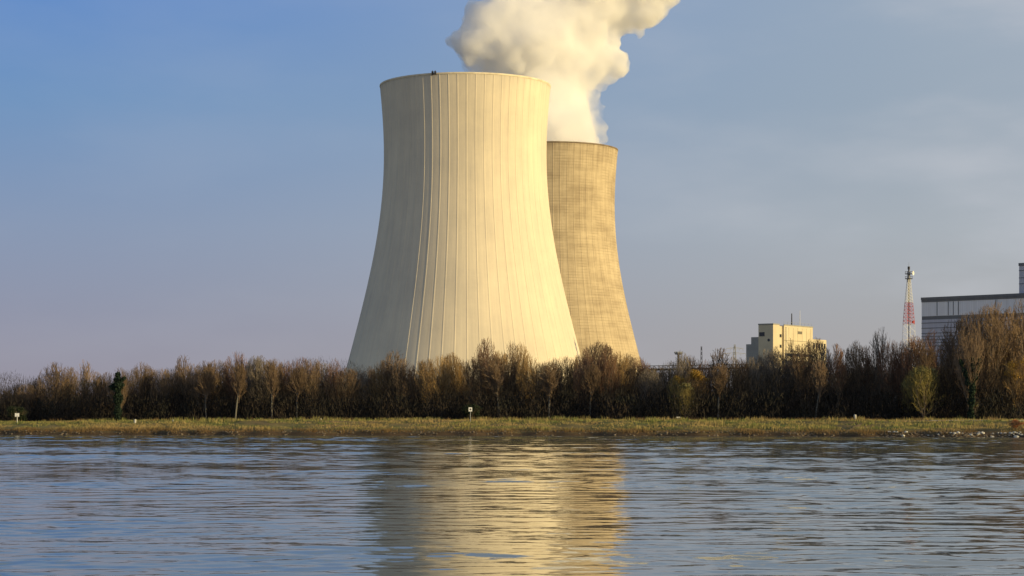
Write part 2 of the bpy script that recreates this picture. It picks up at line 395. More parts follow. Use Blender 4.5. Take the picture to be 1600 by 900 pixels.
pm = bpy.data.meshes.new_from_object(tmp.evaluated_get(dg)); bpy.data.objects.remove(tmp)
pm.name = 'steam_plume'
sm = bpy.data.materials.new('steam'); sm.use_nodes = True; t = sm.node_tree; t.nodes.clear()
o_ = t.nodes.new('ShaderNodeOutputMaterial'); pv = t.nodes.new('ShaderNodeVolumePrincipled')
pv.inputs['Color'].default_value = (1.0, .998, .995, 1); pv.inputs['Anisotropy'].default_value = 0
tcc = t.nodes.new('ShaderNodeTexCoord'); n1 = t.nodes.new('ShaderNodeTexNoise'); n1.inputs['Scale'].default_value = .07; n1.inputs['Detail'].default_value = 4; n1.inputs['Roughness'].default_value = .6
t.links.new(tcc.outputs['Object'], n1.inputs['Vector'])
mg = t.nodes.new('ShaderNodeMapRange'); mg.inputs[1].default_value = .36; mg.inputs[2].default_value = .6; mg.inputs[3].default_value = .06; mg.inputs[4].default_value = .26
t.links.new(n1.outputs[0], mg.inputs[0]); t.links.new(mg.outputs[0], pv.inputs['Density']); t.links.new(pv.outputs[0], o_.inputs['Volume'])
pm.materials.clear(); pm.materials.append(sm)
plume = bpy.data.objects.new('steam_plume', pm); C.objects.link(plume)
tag(plume, 'billowing cream white steam plume above the farther cooling tower', 'steam plume')

# ------------------------------------------------------------------ control building
m_cream = simple('cream_render', (.60, .52, .36), .85, .08, .2)
m_greyc = simple('grey_concrete', (.30, .30, .28), .9, .12, .3)
m_win = NM('window_glass', .15, .5).col((.03, .035, .04)).m
m_vent = simple('vent_louvre', (.16, .145, .11), .7)
m_red = simple('red_paint', (.42, .05, .05), .6)
m_white = simple('white_paint', (.72, .72, .70), .6, .08)
m_galv = simple('galvanised_steel', (.30, .31, .32), .5)
O = P(1208, 650, 800); O.z = 4.0
ang = math.atan2(.83, .56)         # local +x runs along the sunlit front, local +y away behind it
cb = empty('office_block', O, ang); tag(cb, 'cream sunlit concrete block with stepped grey left side and roof masts', 'building')
H = 3.1 + 143 * .25 - 4
def hh(y, d=800): return HC + (HZ - y) * d / F - 4
q = MB(); q.box(0, 5.6, 0, 6.4, 0, H); q.box(9.6, 35.4, 0, 6.4, 0, H - .02); q.box(5.6, 9.6, .9, 6.4, 0, H - .3); q.build('main_wall', m_cream, cb)
q = MB(); q.box(.003, 34, 6.4, 9.6, 0, hh(526)); q.box(.006, 34, 9.6, 11.8, 0, hh(537)); q.build('stepped_wing', m_greyc, cb)
q = MB(); q.box(35.4, 49, .4, 9, 0, hh(531, 838)); q.build('side_annex', m_cream, cb)
q = MB()
for a, b, c, d in ((-.15, 5.7, -.15, .2), (9.5, 35.55, -.15, .2), (-.15, .2, .2, 6.5)): q.box(a, b, c, d, H + .003, H + .45)
q.build('parapet', m_greyc, cb)
q = MB(); q.box(21.5, 25.5, -.06, .05, hh(519), hh(514.6)); q.build('vent', m_vent, cb)
for zz in (523.5, 540, 556): MB().box(6.2, 9.0, .82, .95, hh(zz + 2.5), hh(zz - 2.5)).build('window', m_win, cb)
for xx in (13.6, 17.6, 21.6, 25.6, 29.6, 33.4): MB().box(xx, xx + .14, -.03, .04, 0, H - .6).build('panel_joint', m_vent, cb)
for yy in (533, 549): MB().box(9.62, 35.38, -.035, .04, hh(yy, 815), hh(yy, 815) + .16).build('panel_joint', m_vent, cb)
q = MB(); q.tube((11.0, -.16, 0), (11.0, -.16, H - .5), .11, .11, 6); q.build('downpipe', m_galv, cb)
q = MB()
for i in range(9): q.tube((10 + i * 3.1, .3, H + .4), (10 + i * 3.1, .3, H + 1.4), .04, .04, 4)
q.tube((10, .3, H + 1.4), (34.8, .3, H + 1.4), .04, .04, 4); q.build('railing', m_galv, cb)
MB().box(-.07, .05, 3.7, 6.0, hh(525), hh(518.6)).build('window', m_win, cb)
MB().tube((-.1, 1.9, hh(531.2)), (.05, 1.9, hh(531.2)), .55, .55, 14).build('round_vent', m_win, cb)
for k in range(5): MB().box(36.6 + k * 2.5, 38.1 + k * 2.5, .33, .45, hh(545, 838), hh(537, 838)).build('window', m_win, cb)
for k in range(3):
    MB().box(10.5, 34.8, -.05, .05, hh(557 + k * 11, 815), hh(552.5 + k * 11, 815)).build('window', m_win, cb)
MB().box(9.7, 35.2, -.08, .05, hh(577, 815), hh(572, 815)).build('red_band', m_red, cb)
q = MB(); q.tube((22.4, 3, H), (22.4, 3, H + 5.3), .28, .2, 8); q.build('dark_mast', m_dark, cb)
q = MB(); q.tube((29.8, 3, H), (29.8, 3, H + 6.9), .13, .07, 6); q.build('white_mast', m_white, cb)
q = MB(); q.box(35.8, 39, 3, 6, hh(531, 838), hh(531, 838) + 1.6); q.box(42, 43, 4, 5, hh(531, 838), hh(531, 838) + 1.0); q.build('roof_unit', m_greyc, cb)

# ------------------------------------------------------------------ clad hall on the right
A = P(1440, 650, 900); A.z = 4.0
dirx = Vector((36.8, -33.0)).normalized(); ang = math.atan2(dirx.y, dirx.x)
hall = empty('turbine_hall', A, ang); tag(hall, 'tall blue-grey metal clad hall with dark roof edge at the right', 'building')
def clad(name, c, sx, streak=.0):
    k = NM(name, .55, .35)
    sp = k.n('SeparateXYZ'); k.l(k.c.outputs['Object'], sp.inputs[0])
    fr = k.math('FRACT', k.math('MULTIPLY', sp.outputs[0], sx))
    n = k.noise(1.0, 5, .7, k.mapping((.45, .02, .02)))
    v = k.math('ADD', k.math('MULTIPLY', k.rng(fr, .0, .3, .25, 0), 1.0), k.rng(n, .35, .7, 0, .5))
    k.col(k.mix(v, c, tuple(x * .66 for x in c))); return k.m
m_c1 = clad('light_cladding', (.74, .78, .86), .9)
m_c2 = clad('blue_cladding', (.46, .49, .60), 1.1)
m_c3 = clad('dark_cladding', (.15, .165, .19), .7)
def h2(y): return HC + (HZ - y) * 900 / F - 4
LW = 92
MB().box(0, LW, 0, 40, 0, h2(500)).build('lower_wall', m_c2, hall)
MB().box(.05, LW, .06, 40, h2(500), h2(494.5)).build('middle_band', m_c3, hall)
MB().box(.02, LW, .02, 40, h2(494.5), h2(472.5)).build('upper_wall', m_c1, hall)
q = MB(); q.box(-.2, LW, -.35, 40, h2(469), h2(465)); q.box(-.1, LW, -.15, 40, h2(472.5), h2(469)); q.build('roof_edge', m_c3, hall)
for yy in (505, 513, 521, 526, 531, 536, 541, 549, 557): MB().box(-.04, LW, -.10, .02, h2(yy + .6), h2(yy - .5)).build('ledge', m_c3, hall)
for xx in (7.5, 13, 15.5, 18, 36, 52): MB().box(xx, xx + .35, -.05, .04, h2(494), h2(473)).build('panel_joint', m_c3, hall)
MB().box(45.5, LW, 3, 30, h2(465) + .01, h2(421) - .5).build('roof_tower', m_c2, hall)
MB().box(45.3, LW + .2, 2.8, 30.2, h2(421) - .5, h2(418.5)).build('tower_roof_edge', m_c3, hall)
for yy in (430, 441, 450): MB().box(45.4, LW, 2.9, 3.02, h2(yy + .5), h2(yy - .5)).build('ledge', m_c3, hall)

# ------------------------------------------------------------------ red and white lattice mast
Dm = 850; pm_ = Dm / F
mo = P(1420, 650, Dm); mo.z = 4
mast = empty('lattice_mast', mo, R(20)); tag(mast, 'tall red and white lattice radio mast with two round platforms', 'radio mast')
def hm(y): return HC + (HZ - y) * pm_ - 4
def lattice(y0, y1, w0, w1, nseg, mat, name, rr=.09):
    q = MB(); z0, z1 = hm(y0), hm(y1)
    cs = [(-1, -1), (1, -1), (1, 1), (-1, 1)]
    for k in range(nseg):
        a, b = k / nseg, (k + 1) / nseg; za, zb = z0 + (z1 - z0) * a, z0 + (z1 - z0) * b; wa, wb = w0 + (w1 - w0) * a, w0 + (w1 - w0) * b
        for i in range(4):
            c, d = cs[i], cs[(i + 1) % 4]
            q.tube((c[0] * wa, c[1] * wa, za), (c[0] * wb, c[1] * wb, zb), rr, rr, 4)
            q.tube((c[0] * wa, c[1] * wa, za), (d[0] * wb, d[1] * wb, zb), rr * .6, rr * .6, 3)
            q.tube((d[0] * wa, d[1] * wa, za), (c[0] * wb, c[1] * wb, zb), rr * .6, rr * .6, 3)
            q.tube((c[0] * wb, c[1] * wb, zb), (d[0] * wb, d[1] * wb, zb), rr * .6, rr * .6, 3)
    return q.build(name, mat, mast)
lattice(648, 507, 2.9, 1.75, 12, m_white, 'lower_lattice', .07)
lattice(507, 473, 1.75, 1.2, 6, m_red, 'red_lattice', .09)
lattice(473, 436, 1.2, .5, 8, m_white, 'upper_lattice')
MB().tube((0, 0, 0), (0, 0, hm(440)), .22, .2, 6).build('cable_ladder', m_dark, mast)
MB().lathe([(0, hm(441)), (.6, hm(441)), (.6, hm(424)), (0, hm(424))], 12).build('equipment_column', m_galv, mast)
for yy in (435.5, 428):
    z = hm(yy); q = MB().lathe([(0, z - .12), (1.55, z - .12), (1.55, z + .12), (0, z + .12)], 20)
    for i in range(12):
        a = i * math.pi / 6; q.tube((1.5 * math.cos(a), 1.5 * math.sin(a), z), (1.5 * math.cos(a), 1.5 * math.sin(a), z + 1.0), .04, .04, 4)
    q.lathe([(1.47, z + .95), (1.53, z + .95), (1.53, z + 1.03), (1.47, z + 1.03), (1.47, z + .95)], 20); q.build('platform', m_dark, mast)
q = MB().lathe([(0, 0), (.5, .06), (.9, .28), (.95, .34), (.86, .34), (.5, .14), (0, .08)], 18)
dsh = q.build('dish', m_white, mast, True); dsh.location = (1.2, -1.0, hm(427)); dsh.rotation_euler = (R(90), 0, R(35))
MB().lathe([(0, hm(424)), (.3, hm(424)), (.3, hm(421)), (.5, hm(421)), (.5, hm(416.5)), (0, hm(416.5))], 12).build('antenna_drum', m_dark, mast)
MB().tube((0, 0, hm(416.5)), (0, 0, hm(410)), .08, .04, 5).build('antenna_rod', m_galv, mast)
MB().box(1.7, 2.6, -.4, .4, hm(505), hm(501)).build('equipment_box', m_red, mast)

# ------------------------------------------------------------------ smaller works in the distance
def lamp_mast():
    D = 600; o = P(1060, 650, D); o.z = 4; r = empty('floodlight_mast', o); tag(r, 'dark slim floodlight mast with a wide round head above the treetops', 'floodlight mast')
    top = HC + (HZ - 549.5) * D / F - 4
    MB().tube((0, 0, 0), (0, 0, top - .6), .38, .26, 8).build('pole', m_dark, r)
    q = MB().lathe([(0, top - .9), (1.05, top - .8), (1.05, top - .55), (0, top - .5)], 16); q.build('head_ring', m_dark, r)
    for i in range(8):
        a = i * math.pi / 4; x, y = .95 * math.cos(a), .95 * math.sin(a)
        MB().box(x - .25, x + .25, y - .2, y + .2, top - .5, top).build('floodlight', m_galv, r)
def lattice_post():
    D = 600; o = P(1096, 650, D); o.z = 4; r = empty('lattice_post', o); tag(r, 'narrow dark lattice post tapering upward, right of the floodlight mast', 'post')
    top = HC + (HZ - 541) * D / F - 4; q = MB(); cs = [(-1, -1), (1, -1), (1, 1), (-1, 1)]
    for k in range(14):
        a, b = k / 14, (k + 1) / 14; wa, wb = .55 - .42 * a, .55 - .42 * b
        for i in range(4):
            c, d = cs[i], cs[(i + 1) % 4]
            q.tube((c[0] * wa, c[1] * wa, top * a), (c[0] * wb, c[1] * wb, top * b), .07, .07, 4)
            q.tube((c[0] * wa, c[1] * wa, top * a), (d[0] * wb, d[1] * wb, top * b), .05, .05, 3)
    q.build('frame', m_dark, r)
def pylon():
    D = 1300; o = P(1148, 650, D); o.z = 4; r = empty('power_pylon', o, R(8)); tag(r, 'faint grey power pylon with cross arms left of the cream block', 'power pylon')
    z = lambda y: HC + (HZ - y) * D / F - 4
    q = MB(); cs = [(-1, -1), (1, -1), (1, 1), (-1, 1)]; top = z(538)
    for k in range(12):
        a, b = k / 12, (k + 1) / 12; wa, wb = 2.6 - 2.3 * a, 2.6 - 2.3 * b
        for i in range(4):
            c, d = cs[i], cs[(i + 1) % 4]
            q.tube((c[0] * wa, c[1] * wa, top * a), (c[0] * wb, c[1] * wb, top * b), .16, .14, 4)
            q.tube((c[0] * wa, c[1] * wa, top * a), (d[0] * wb, d[1] * wb, top * b), .09, .09, 3)
    q.build('lattice_body', m_galv, r)
    for yy, wd in ((544.5, 5.4), (552.5, 7.2)):
        q = MB()
        for s in (-1, 1):
            q.tube((0, 0, z(yy) + .8), (s * wd, 0, z(yy)), .15, .1, 4); q.tube((0, 0, z(yy) - .3), (s * wd, 0, z(yy)), .15, .1, 4)
            for t_ in (.55, 1): q.tube((s * wd * t_, 0, z(yy)), (s * wd * t_, 0, z(yy) - 1.6), .1, .1, 4)
        q.build('cross_arm', m_galv, r)
def pipe_bridge():
    D = 600; r = empty('pipe_bridge', (0, 0, 0)); tag(r, 'dark pipe bridge behind the trees right of the farther tower', 'pipe bridge')
    a = P(1000, 572, D); b = P(1185, 569, D)
    q = MB(); q.tube(a, b, .14, .14, 4); q.tube(a - Vector((0, 0, 1.1)), b - Vector((0, 0, 1.1)), .3, .3, 6)
    n = 26
    for i in range(n):
        p = a.lerp(b, i / n); p2 = a.lerp(b, (i + 1) / n)
        q.tube(p, p2 - Vector((0, 0, 1.1)), .07, .07, 3); q.tube(p - Vector((0, 0, 1.1)), p, .07, .07, 3)
    q.build('truss', m_dark, r)
    for i in range(6):
        p = a.lerp(b, (i + .5) / 6); MB().tube((p.x, p.y, 3.6), p - Vector((0, 0, 1.0)), .3, .3, 6).build('support', m_dark, r)
lamp_mast(); lattice_post(); pylon(); pipe_bridge()

# ------------------------------------------------------------------ trees
def twig_mat(name, c1, c2):
    k = NM(name, .9, .15); oi = k.n('ObjectInfo')
    f = k.math('ADD', k.math('MULTIPLY', k.noise(.7, 3), .7), k.math('MULTIPLY', oi.outputs['Random'], .4))
    k.col(k.mix(k.rng(f, .3, .8), c1, c2)); return k.m
TW = {'brown': twig_mat('brown_twigs', (.13, .09, .058), (.25, .175, .11)),
      'reddish brown': twig_mat('reddish_twigs', (.15, .085, .055), (.26, .15, .095)),
      'sunlit golden brown': twig_mat('golden_sunlit_twigs', (.24, .155, .07), (.42, .28, .12)),  # golden twigs; on tree crowns this tone also paints in warm sunlight
      'grey-brown': twig_mat('grey_twigs', (.13, .11, .09), (.24, .205, .165)),
      'olive yellow': twig_mat('olive_twigs', (.20, .17, .055), (.34, .27, .10))}
TW['evergreen'] = twig_mat('evergreen_twigs', (.02, .03, .018), (.035, .045, .025))
BK = simple('grey_bark', (.20, .155, .11), .95, .3, 3)
BIRCH = simple('pale_bark', (.19, .175, .145), .9, .3, 2)
IVY = twig_mat('ivy_leaves', (.014, .026, .019), (.03, .048, .03))

def seg_mesh(name, segs, mat, sides):
    """segments (p0,p1,r0,r1) as open prisms with the given number of sides (2 = crossed strips)"""
    A0 = np.array([s[0] for s in segs], float); A1 = np.array([s[1] for s in segs], float)
    r0 = np.array([s[2] for s in segs])[:, None]; r1 = np.array([s[3] for s in segs])[:, None]
    d = A1 - A0; d /= np.linalg.norm(d, axis=1)[:, None] + 1e-9
    up = np.where(np.abs(d[:, 2:3]) > .9, np.array([[1., 0, 0]]), np.array([[0, 0, 1.]]))
    a = np.cross(d, up); a /= np.linalg.norm(a, axis=1)[:, None]; b = np.cross(d, a)
    n = len(segs); n_s = sides; V = []
    for i in range(n_s):
        t_ = 2 * math.pi * i / n_s; o = a * math.cos(t_) + b * math.sin(t_)
        V.append(A0 + o * r0); V.append(A1 + o * r1)
    V = np.stack(V, 1).reshape(-1, 3); base = np.arange(n) * 2 * n_s; Fs = []
    for i in range(n_s):
        j = (i + 1) % n_s
        Fs.append(np.stack([base + 2 * i, base + 2 * j, base + 2 * j + 1, base + 2 * i + 1], 1))
    return mesh_np(name, V, np.concatenate(Fs), mat, False)

def grow(seed, style):
    """unit-height bare tree: returns thick segments and twig segments"""
    r = random.Random(seed); thick, thin = [], []
    H0 = 12.0
    cfg = {'broad': dict(split=.16, limbs=9, tilt=50, up=.17, len=.80), 'upright': dict(split=.20, limbs=8, tilt=34, up=.17, len=.80),
           'spindly': dict(split=.40, limbs=5, tilt=26, up=.16, len=.52), 'bush': dict(split=.03, limbs=12, tilt=44, up=.14, len=.8),
           'birch': dict(split=.55, limbs=6, tilt=24, up=.16, len=.42)}[style]
    def branch(p, d, ln, rad, lev):
        n = {1: 7, 2: 4, 3: 3, 4: 2}[lev]; pts = [p]; dd = d.copy()
        for i in range(n):
            dd = (dd + Vector((r.gauss(0, 1), r.gauss(0, 1), r.gauss(0, .7))) * (.10 + .04 * lev) + Vector((0, 0, cfg['up']))).normalized()
            q = pts[-1] + dd * ln / n
            ra = rad * (1 - .62 * i / n); rb_ = rad * (1 - .62 * (i + 1) / n)
            (thick if lev <= (2 if style != 'birch' else 0) else thin).append((pts[-1][:], q[:], ra, rb_)); pts.append(q)
            if lev < 4:
                kk = {1: 1, 2: 1, 3: 1}[lev] + (1 if r.random() < {1: .75, 2: .55, 3: .1}[lev] * (1 if style != 'spindly' else .5) else 0)
                if i == 0 and lev == 1: kk = 1
                for _ in range(kk):
                    ax = dd.orthogonal().normalized(); ax.rotate(Matrix.Rotation(r.uniform(0, 6.28), 3, dd))
                    nd = dd.copy(); nd.rotate(Matrix.Rotation(R(r.uniform(16, 40)), 3, ax))
                    if nd.z < -.1: nd.z *= -.4
                    branch(q, nd, ln * r.uniform(.36, .6), max(rb_ * .6, {1: .060, 2: .042, 3: .03}[lev]), lev + 1)
    tr = Vector((0, 0, 0)); zt = H0 * cfg['split']; nT = 4; rad = .20
    prev = Vector((0, 0, -.3)); dcur = Vector((r.gauss(0, .05), r.gauss(0, .05), 1))
    for i in range(nT):
        q = prev + dcur.normalized() * (zt + .3) / nT; thick.append((prev[:], q[:], rad * (1.15 - .1 * i), rad * (1.05 - .1 * i))); prev = q
        dcur += Vector((r.gauss(0, .06), r.gauss(0, .06), 0))
    nl = cfg['limbs']
    for i in range(nl):
        az = 2 * math.pi * (i + r.uniform(-.3, .3)) / nl; tl = R(cfg['tilt'] * r.uniform(.35, 1.15)) if i else R(4)
        d = Vector((math.sin(tl) * math.cos(az), math.sin(tl) * math.sin(az), math.cos(tl)))
        branch(prev - Vector((0, 0, r.uniform(0, zt * .45))), d, H0 * cfg['len'] * r.uniform(.8, 1.1) * (1.12 if i == 0 else 1), .12, 1)
    top = float(np.percentile([s[1][2] for s in thin], 96)); k = 1.0 / top
    wenv = {'broad': .40, 'upright': .29, 'spindly': .30, 'bush': .62, 'birch': .22}[style]; zc = {'bush': .45, 'birch': .66}.get(style, .56)
    lump = [(r.uniform(0, 6.28), r.uniform(.05, .16)) for _ in range(3)]
    def inside(q):
        x, y, z = q[0] * k, q[1] * k, q[2] * k; a_ = math.atan2(y, x); g_ = 1 + sum(am * math.sin((i_ + 1) * a_ + ph) for i_, (ph, am) in enumerate(lump))
        return (math.hypot(x, y) / (wenv * g_)) ** 2 + ((z - zc) / ((1.02 - zc) if z > zc else 9)) ** 2 <= 1 or z < .2
    thin = [q for q in thin if inside(q[1])]; thick = [q for q in thick if inside(q[1])]
    f = lambda L_: [(tuple(c * k for c in a), tuple(c * k for c in b), ra * k, rb_ * k) for a, b, ra, rb_ in L_]
    wid = float(np.percentile([abs(s[1][0]) for s in thin], 93)) * k
    return f(thick), f(thin), wid
VAR = {}
for st, cnt in (('broad', 5), ('upright', 6), ('spindly', 4), ('bush', 3), ('birch', 4)):
    VAR[st] = []
    for i in range(cnt):
        th, tn, wid = grow(100 * len(VAR) + i * 7 + 3, st)
        # keep twigs thick enough (in units of a 12 m tree) to read as wood
        tn = [(a, b, max(ra, .0026), max(rb_, .0015)) for a, b, ra, rb_ in tn]
        VAR[st].append((seg_mesh('trunk', th, BK, 5), seg_mesh('crown', tn, TW['brown'], 3), wid))
print('tree faces', {k: [len(v[1].polygons) for v in x] for k, x in VAR.items()})

def profile_y(x):
    return float(np.interp(x, [0, 40, 60, 85, 105, 130, 150, 185, 215, 245, 285, 310, 365, 420, 470, 510, 540, 570, 600, 620, 650, 700, 765, 800, 828, 855, 885, 935, 980, 1000, 1020, 1060, 1125, 1175, 1235, 1280, 1340, 1400, 1450, 1500, 1560, 1620],
                           [600, 595, 590, 573, 578, 570, 580, 576, 576, 572, 558, 563, 553, 555, 553, 560, 570, 574, 562, 553, 562, 548, 534, 538, 552, 568, 558, 540, 548, 560, 575, 558, 552, 562, 545, 545, 535, 528, 522, 500, 478, 475]))
def tree(px, ytop, d, style, tint, wpx=None, bark=None, name='bare_tree'):
    X = (px - 800) / F * d; gz = ground_z(X, d)
    h = HC + (HZ - ytop) * d / F - gz
    tk, cr, wid = rnd.choice(VAR[style])
    root = empty(name, (X, d, gz), rnd.uniform(0, 6.28))
    sxy = h * (.95 if wpx is None else (wpx * d / F) / (wid * h)) if wpx else h * rnd.uniform(.85, 1.15)
    sxy = min(max(sxy, h * .55), h * 2.2)
    for nm, me_, mt in (('trunk', tk, bark or BK), ('crown', cr, TW[tint])):
        o = bpy.data.objects.new(nm, me_); C.objects.link(o); o.parent = root; o.scale = (sxy, sxy, h)
        if mt is not me_.materials[0]:
            o.material_slots[0].link = 'OBJECT'; o.material_slots[0].material = mt
    return root, h

LM = [(26, 'white board sign'), (187, 'dark ivy-clad tree'), (211, 'pale bollard'), (270, 'short marker stone'), (501, 'small marker stone'), (548, "nearer tower's left foot"),
      (735, 'square white sign'), (907, "nearer tower's right foot"), (1001, "farther tower's right foot"), (1060, 'floodlight mast'), (1167, "cream block's left end"),
      (1293, "cream block's right end"), (1420, 'red and white mast'), (1515, 'forked ivy-clad tree')]
ORD = ['first', 'second', 'third', 'fourth', 'fifth', 'sixth', 'seventh', 'eighth', 'ninth', 'tenth', 'eleventh', 'twelfth', 'thirteenth', 'fourteenth', 'fifteenth', 'sixteenth', 'seventeenth', 'eighteenth', 'nineteenth', 'twentieth']
def where(px, count):
    c = [a for a in LM if a[0] <= px]
    if not c: lm = 'left edge of the photo'
    else: lm = c[-1][1]
    k = count.get(lm, 0); count[lm] = k + 1
    return ORD[min(k, 19)], lm

front = [(8, 602), (25, 596), (43, 593), (60, 590), (85, 571, 20), (105, 576), (131, 567, 11), (150, 578), (170, 576), (203, 581), (222, 571, 13), (237, 577),
         (253, 569), (270, 578), (286, 556), (303, 563), (319, 563), (336, 566), (351, 558), (370, 551), (386, 560), (397, 556), (409, 553), (428, 553), (446, 564), (470, 551),
         (488, 560), (505, 559), (522, 558), (540, 568), (557, 573), (577, 570), (598, 560), (617, 551, 19), (633, 556), (655, 562), (668, 557), (690, 552), (708, 544), (722, 556),
         (745, 553), (763, 532, 13), (780, 545), (797, 537, 14), (812, 538), (828, 549), (842, 562), (862, 564), (885, 553), (898, 551), (915, 545), (933, 538, 22), (951, 540),
         (966, 553), (981, 546), (999, 558), (1013, 576), (1027, 572), (1046, 561), (1064, 552), (1078, 558), (1101, 557), (1126, 546), (1141, 560), (1156, 553), (1175, 560),
         (1192, 556), (1196, 548), (1214, 539), (1234, 524), (1255, 532), (1273, 530), (1286, 540), (1305, 534), (1321, 545), (1339, 528), (1353, 536), (1379, 515), (1395, 526), (1409, 528),
         (1425, 523), (1441, 531), (1458, 511), (1478, 529), (1499, 502, 24), (1520, 492, 24), (1541, 482, 24), (1561, 476, 24), (1581, 486, 24), (1601, 470, 26), (1624, 478, 26)]
cnt = {}
tall_spindly = {131, 1379, 1458, 1126, 1353, 1305}
for it in front:
    px, yt = it[0], it[1]; wpx = it[2] if len(it) > 2 else rnd.uniform(12, 17)
    d = shore((px - 800) / F * 335) + rnd.uniform(26, 42); d = float(d)
    if px > 1480: d = float(shore(75)) + rnd.uniform(30, 42)
    st = 'spindly' if px in tall_spindly else ('broad' if (px * 7) % 5 < 2 else 'upright')
    if px > 1480: st = 'broad'
    if px < 300: tint = ['brown', 'reddish brown', 'grey-brown'][(px * 3) % 3]
    elif px < 560: tint = ['brown', 'grey-brown', 'reddish brown', 'brown'][px % 4]
    elif px < 1010: tint = ['sunlit golden brown', 'brown', 'sunlit golden brown', 'reddish brown'][px % 4]  # gold tint puts the sun's glow into crowns before the towers
    elif px < 1480: tint = ['reddish brown', 'brown', 'grey-brown'][px % 3]
    else: tint = ['brown', 'sunlit golden brown', 'brown'][px % 3]
    root, h = tree(px, yt - 5 if len(it) > 2 else yt - 4 + ((px * 13) % 7) * 1.7, d, st, tint, wpx)
    o_, lm = where(px, cnt)
    shape = {'broad': 'broad', 'upright': 'upright', 'spindly': 'slender open'}[st]
    tag(root, f'{shape} bare {tint} tree, {o_} right of the {lm}', 'tree', 'bare trees along the far bank')

# rear rows filling the skyline
r2 = random.Random(31)
px = -30.0; k = 0
while px < 1680:
    c = [a for a in LM if a[0] <= px]; lm = c[-1][1] if c else 'left edge of the photo'
    d = float(shore((px - 800) / F * 380)) + r2.uniform(48, 105)
    yt = profile_y(px) + r2.uniform(30, 60)
    tint = r2.choice(['brown', 'reddish brown', 'grey-brown', 'brown'] if not 560 < px < 1010 else ['sunlit golden brown', 'reddish brown', 'brown'])  # same painted sun glow on rear crowns before the towers
    root, h = tree(px, yt, d, r2.choice(['broad', 'upright', 'upright']), tint, r2.uniform(14, 24))
    tag(root, f'bare tree in the dense rear rows right of the {lm}', 'tree', f'rear trees right of the {lm}')
    px += r2.uniform(12, 19); k += 1
print('rear trees', k)

# pale trunks standing in front of the thicket
cnt2 = {}
for px, yt, lean in ((322, 575, 0), (368, 566, .03), (425, 562, -.07), (464, 570, .02), (782, 556, -.14), (858, 566, 0), (922, 566, .03), (1122, 566, 0), (1274, 562, .04)):
    d = float(shore((px - 800) / F * 320)) + rnd.uniform(23, 26)
    root, h = tree(px, yt, d, 'birch', 'brown', 12, BIRCH, 'birch_tree'); root.rotation_euler = (0, lean, 0)
    o_, lm = where(px, cnt2)
    tag(root, f'pale-trunked birch before thicket, {o_} right of the {lm}', 'birch tree', 'pale-trunked trees before the thicket')

def leaf_cloud(r, n, fn, size, flat=1.0):
    """n small leaf-shaped quads at points from fn()"""
    Pn = np.array([fn() for _ in range(n)]); rs = np.random.RandomState(r.randint(0, 9999))
    a = rs.normal(size=(n, 3)); a /= np.linalg.norm(a, axis=1)[:, None]; b = rs.normal(size=(n, 3)); b -= a * (a * b).sum(1)[:, None]; b /= np.linalg.norm(b, axis=1)[:, None]
    s = rs.uniform(.6, 1.4, (n, 1)) * size
    V = np.stack([Pn - a * s, Pn - b * s * .6 * flat, Pn + a * s, Pn + b * s * .6 * flat], 1).reshape(-1, 3)
    return V, np.arange(4 * n).reshape(n, 4)
def ivy_tree(px, ytop, d, yi_top, paths, label, tint):
    root, h = tree(px, ytop, d, 'upright', tint, 11, None, 'ivy_covered_tree'); root.rotation_euler = (0, 0, 0)
    gz = root.location.z; r = random.Random(int(px)); pts = []
    for x0, y0, x1, y1, w0, w1, n in paths:
        for _ in range(n):
            t_ = r.random(); x = x0 + (x1 - x0) * t_; y = y0 + (y1 - y0) * t_; ww = (w0 + (w1 - w0) * t_) * d / F
            ww *= 1.15 * .75 + .35 * math.sin(t_ * 17 + x0) ; a = r.uniform(0, 6.28); q = ww * math.sqrt(r.random())
            pts.append(((x - px) * d / F + q * math.cos(a), q * math.sin(a) - 1.2, HC + (HZ - y) * d / F - gz + r.gauss(0, .12)))
    it_ = iter(pts); V, Fq_ = leaf_cloud(r, len(pts), lambda: next(it_), .17)
    o = bpy.data.objects.new('ivy', mesh_np('ivy', V, Fq_, IVY, False)); C.objects.link(o); o.parent = root
    tag(root, label, 'tree')
ivy_tree(187, 573, float(shore(-64)) + 21, 585, [(186, 658, 187, 600, 5, 8, 2600), (187, 605, 186, 583, 10, 3, 1500), (186, 612, 175, 604, 4, 3, 500), (186, 600, 197, 590, 4, 2, 400)], 'ivy-clad tree with dark green column of leaves near the left end', 'brown')
ivy_tree(1515, 498, float(shore(72)) + 22, 565, [(1514, 652, 1516, 600, 4, 6, 2200), (1513, 605, 1498, 563, 5, 2, 1200), (1516, 605, 1528, 562, 5, 2, 1200), (1518, 585, 1517, 560, 4, 3, 700)], 'forked ivy-clad tree with dark green arms near the right end', 'brown')

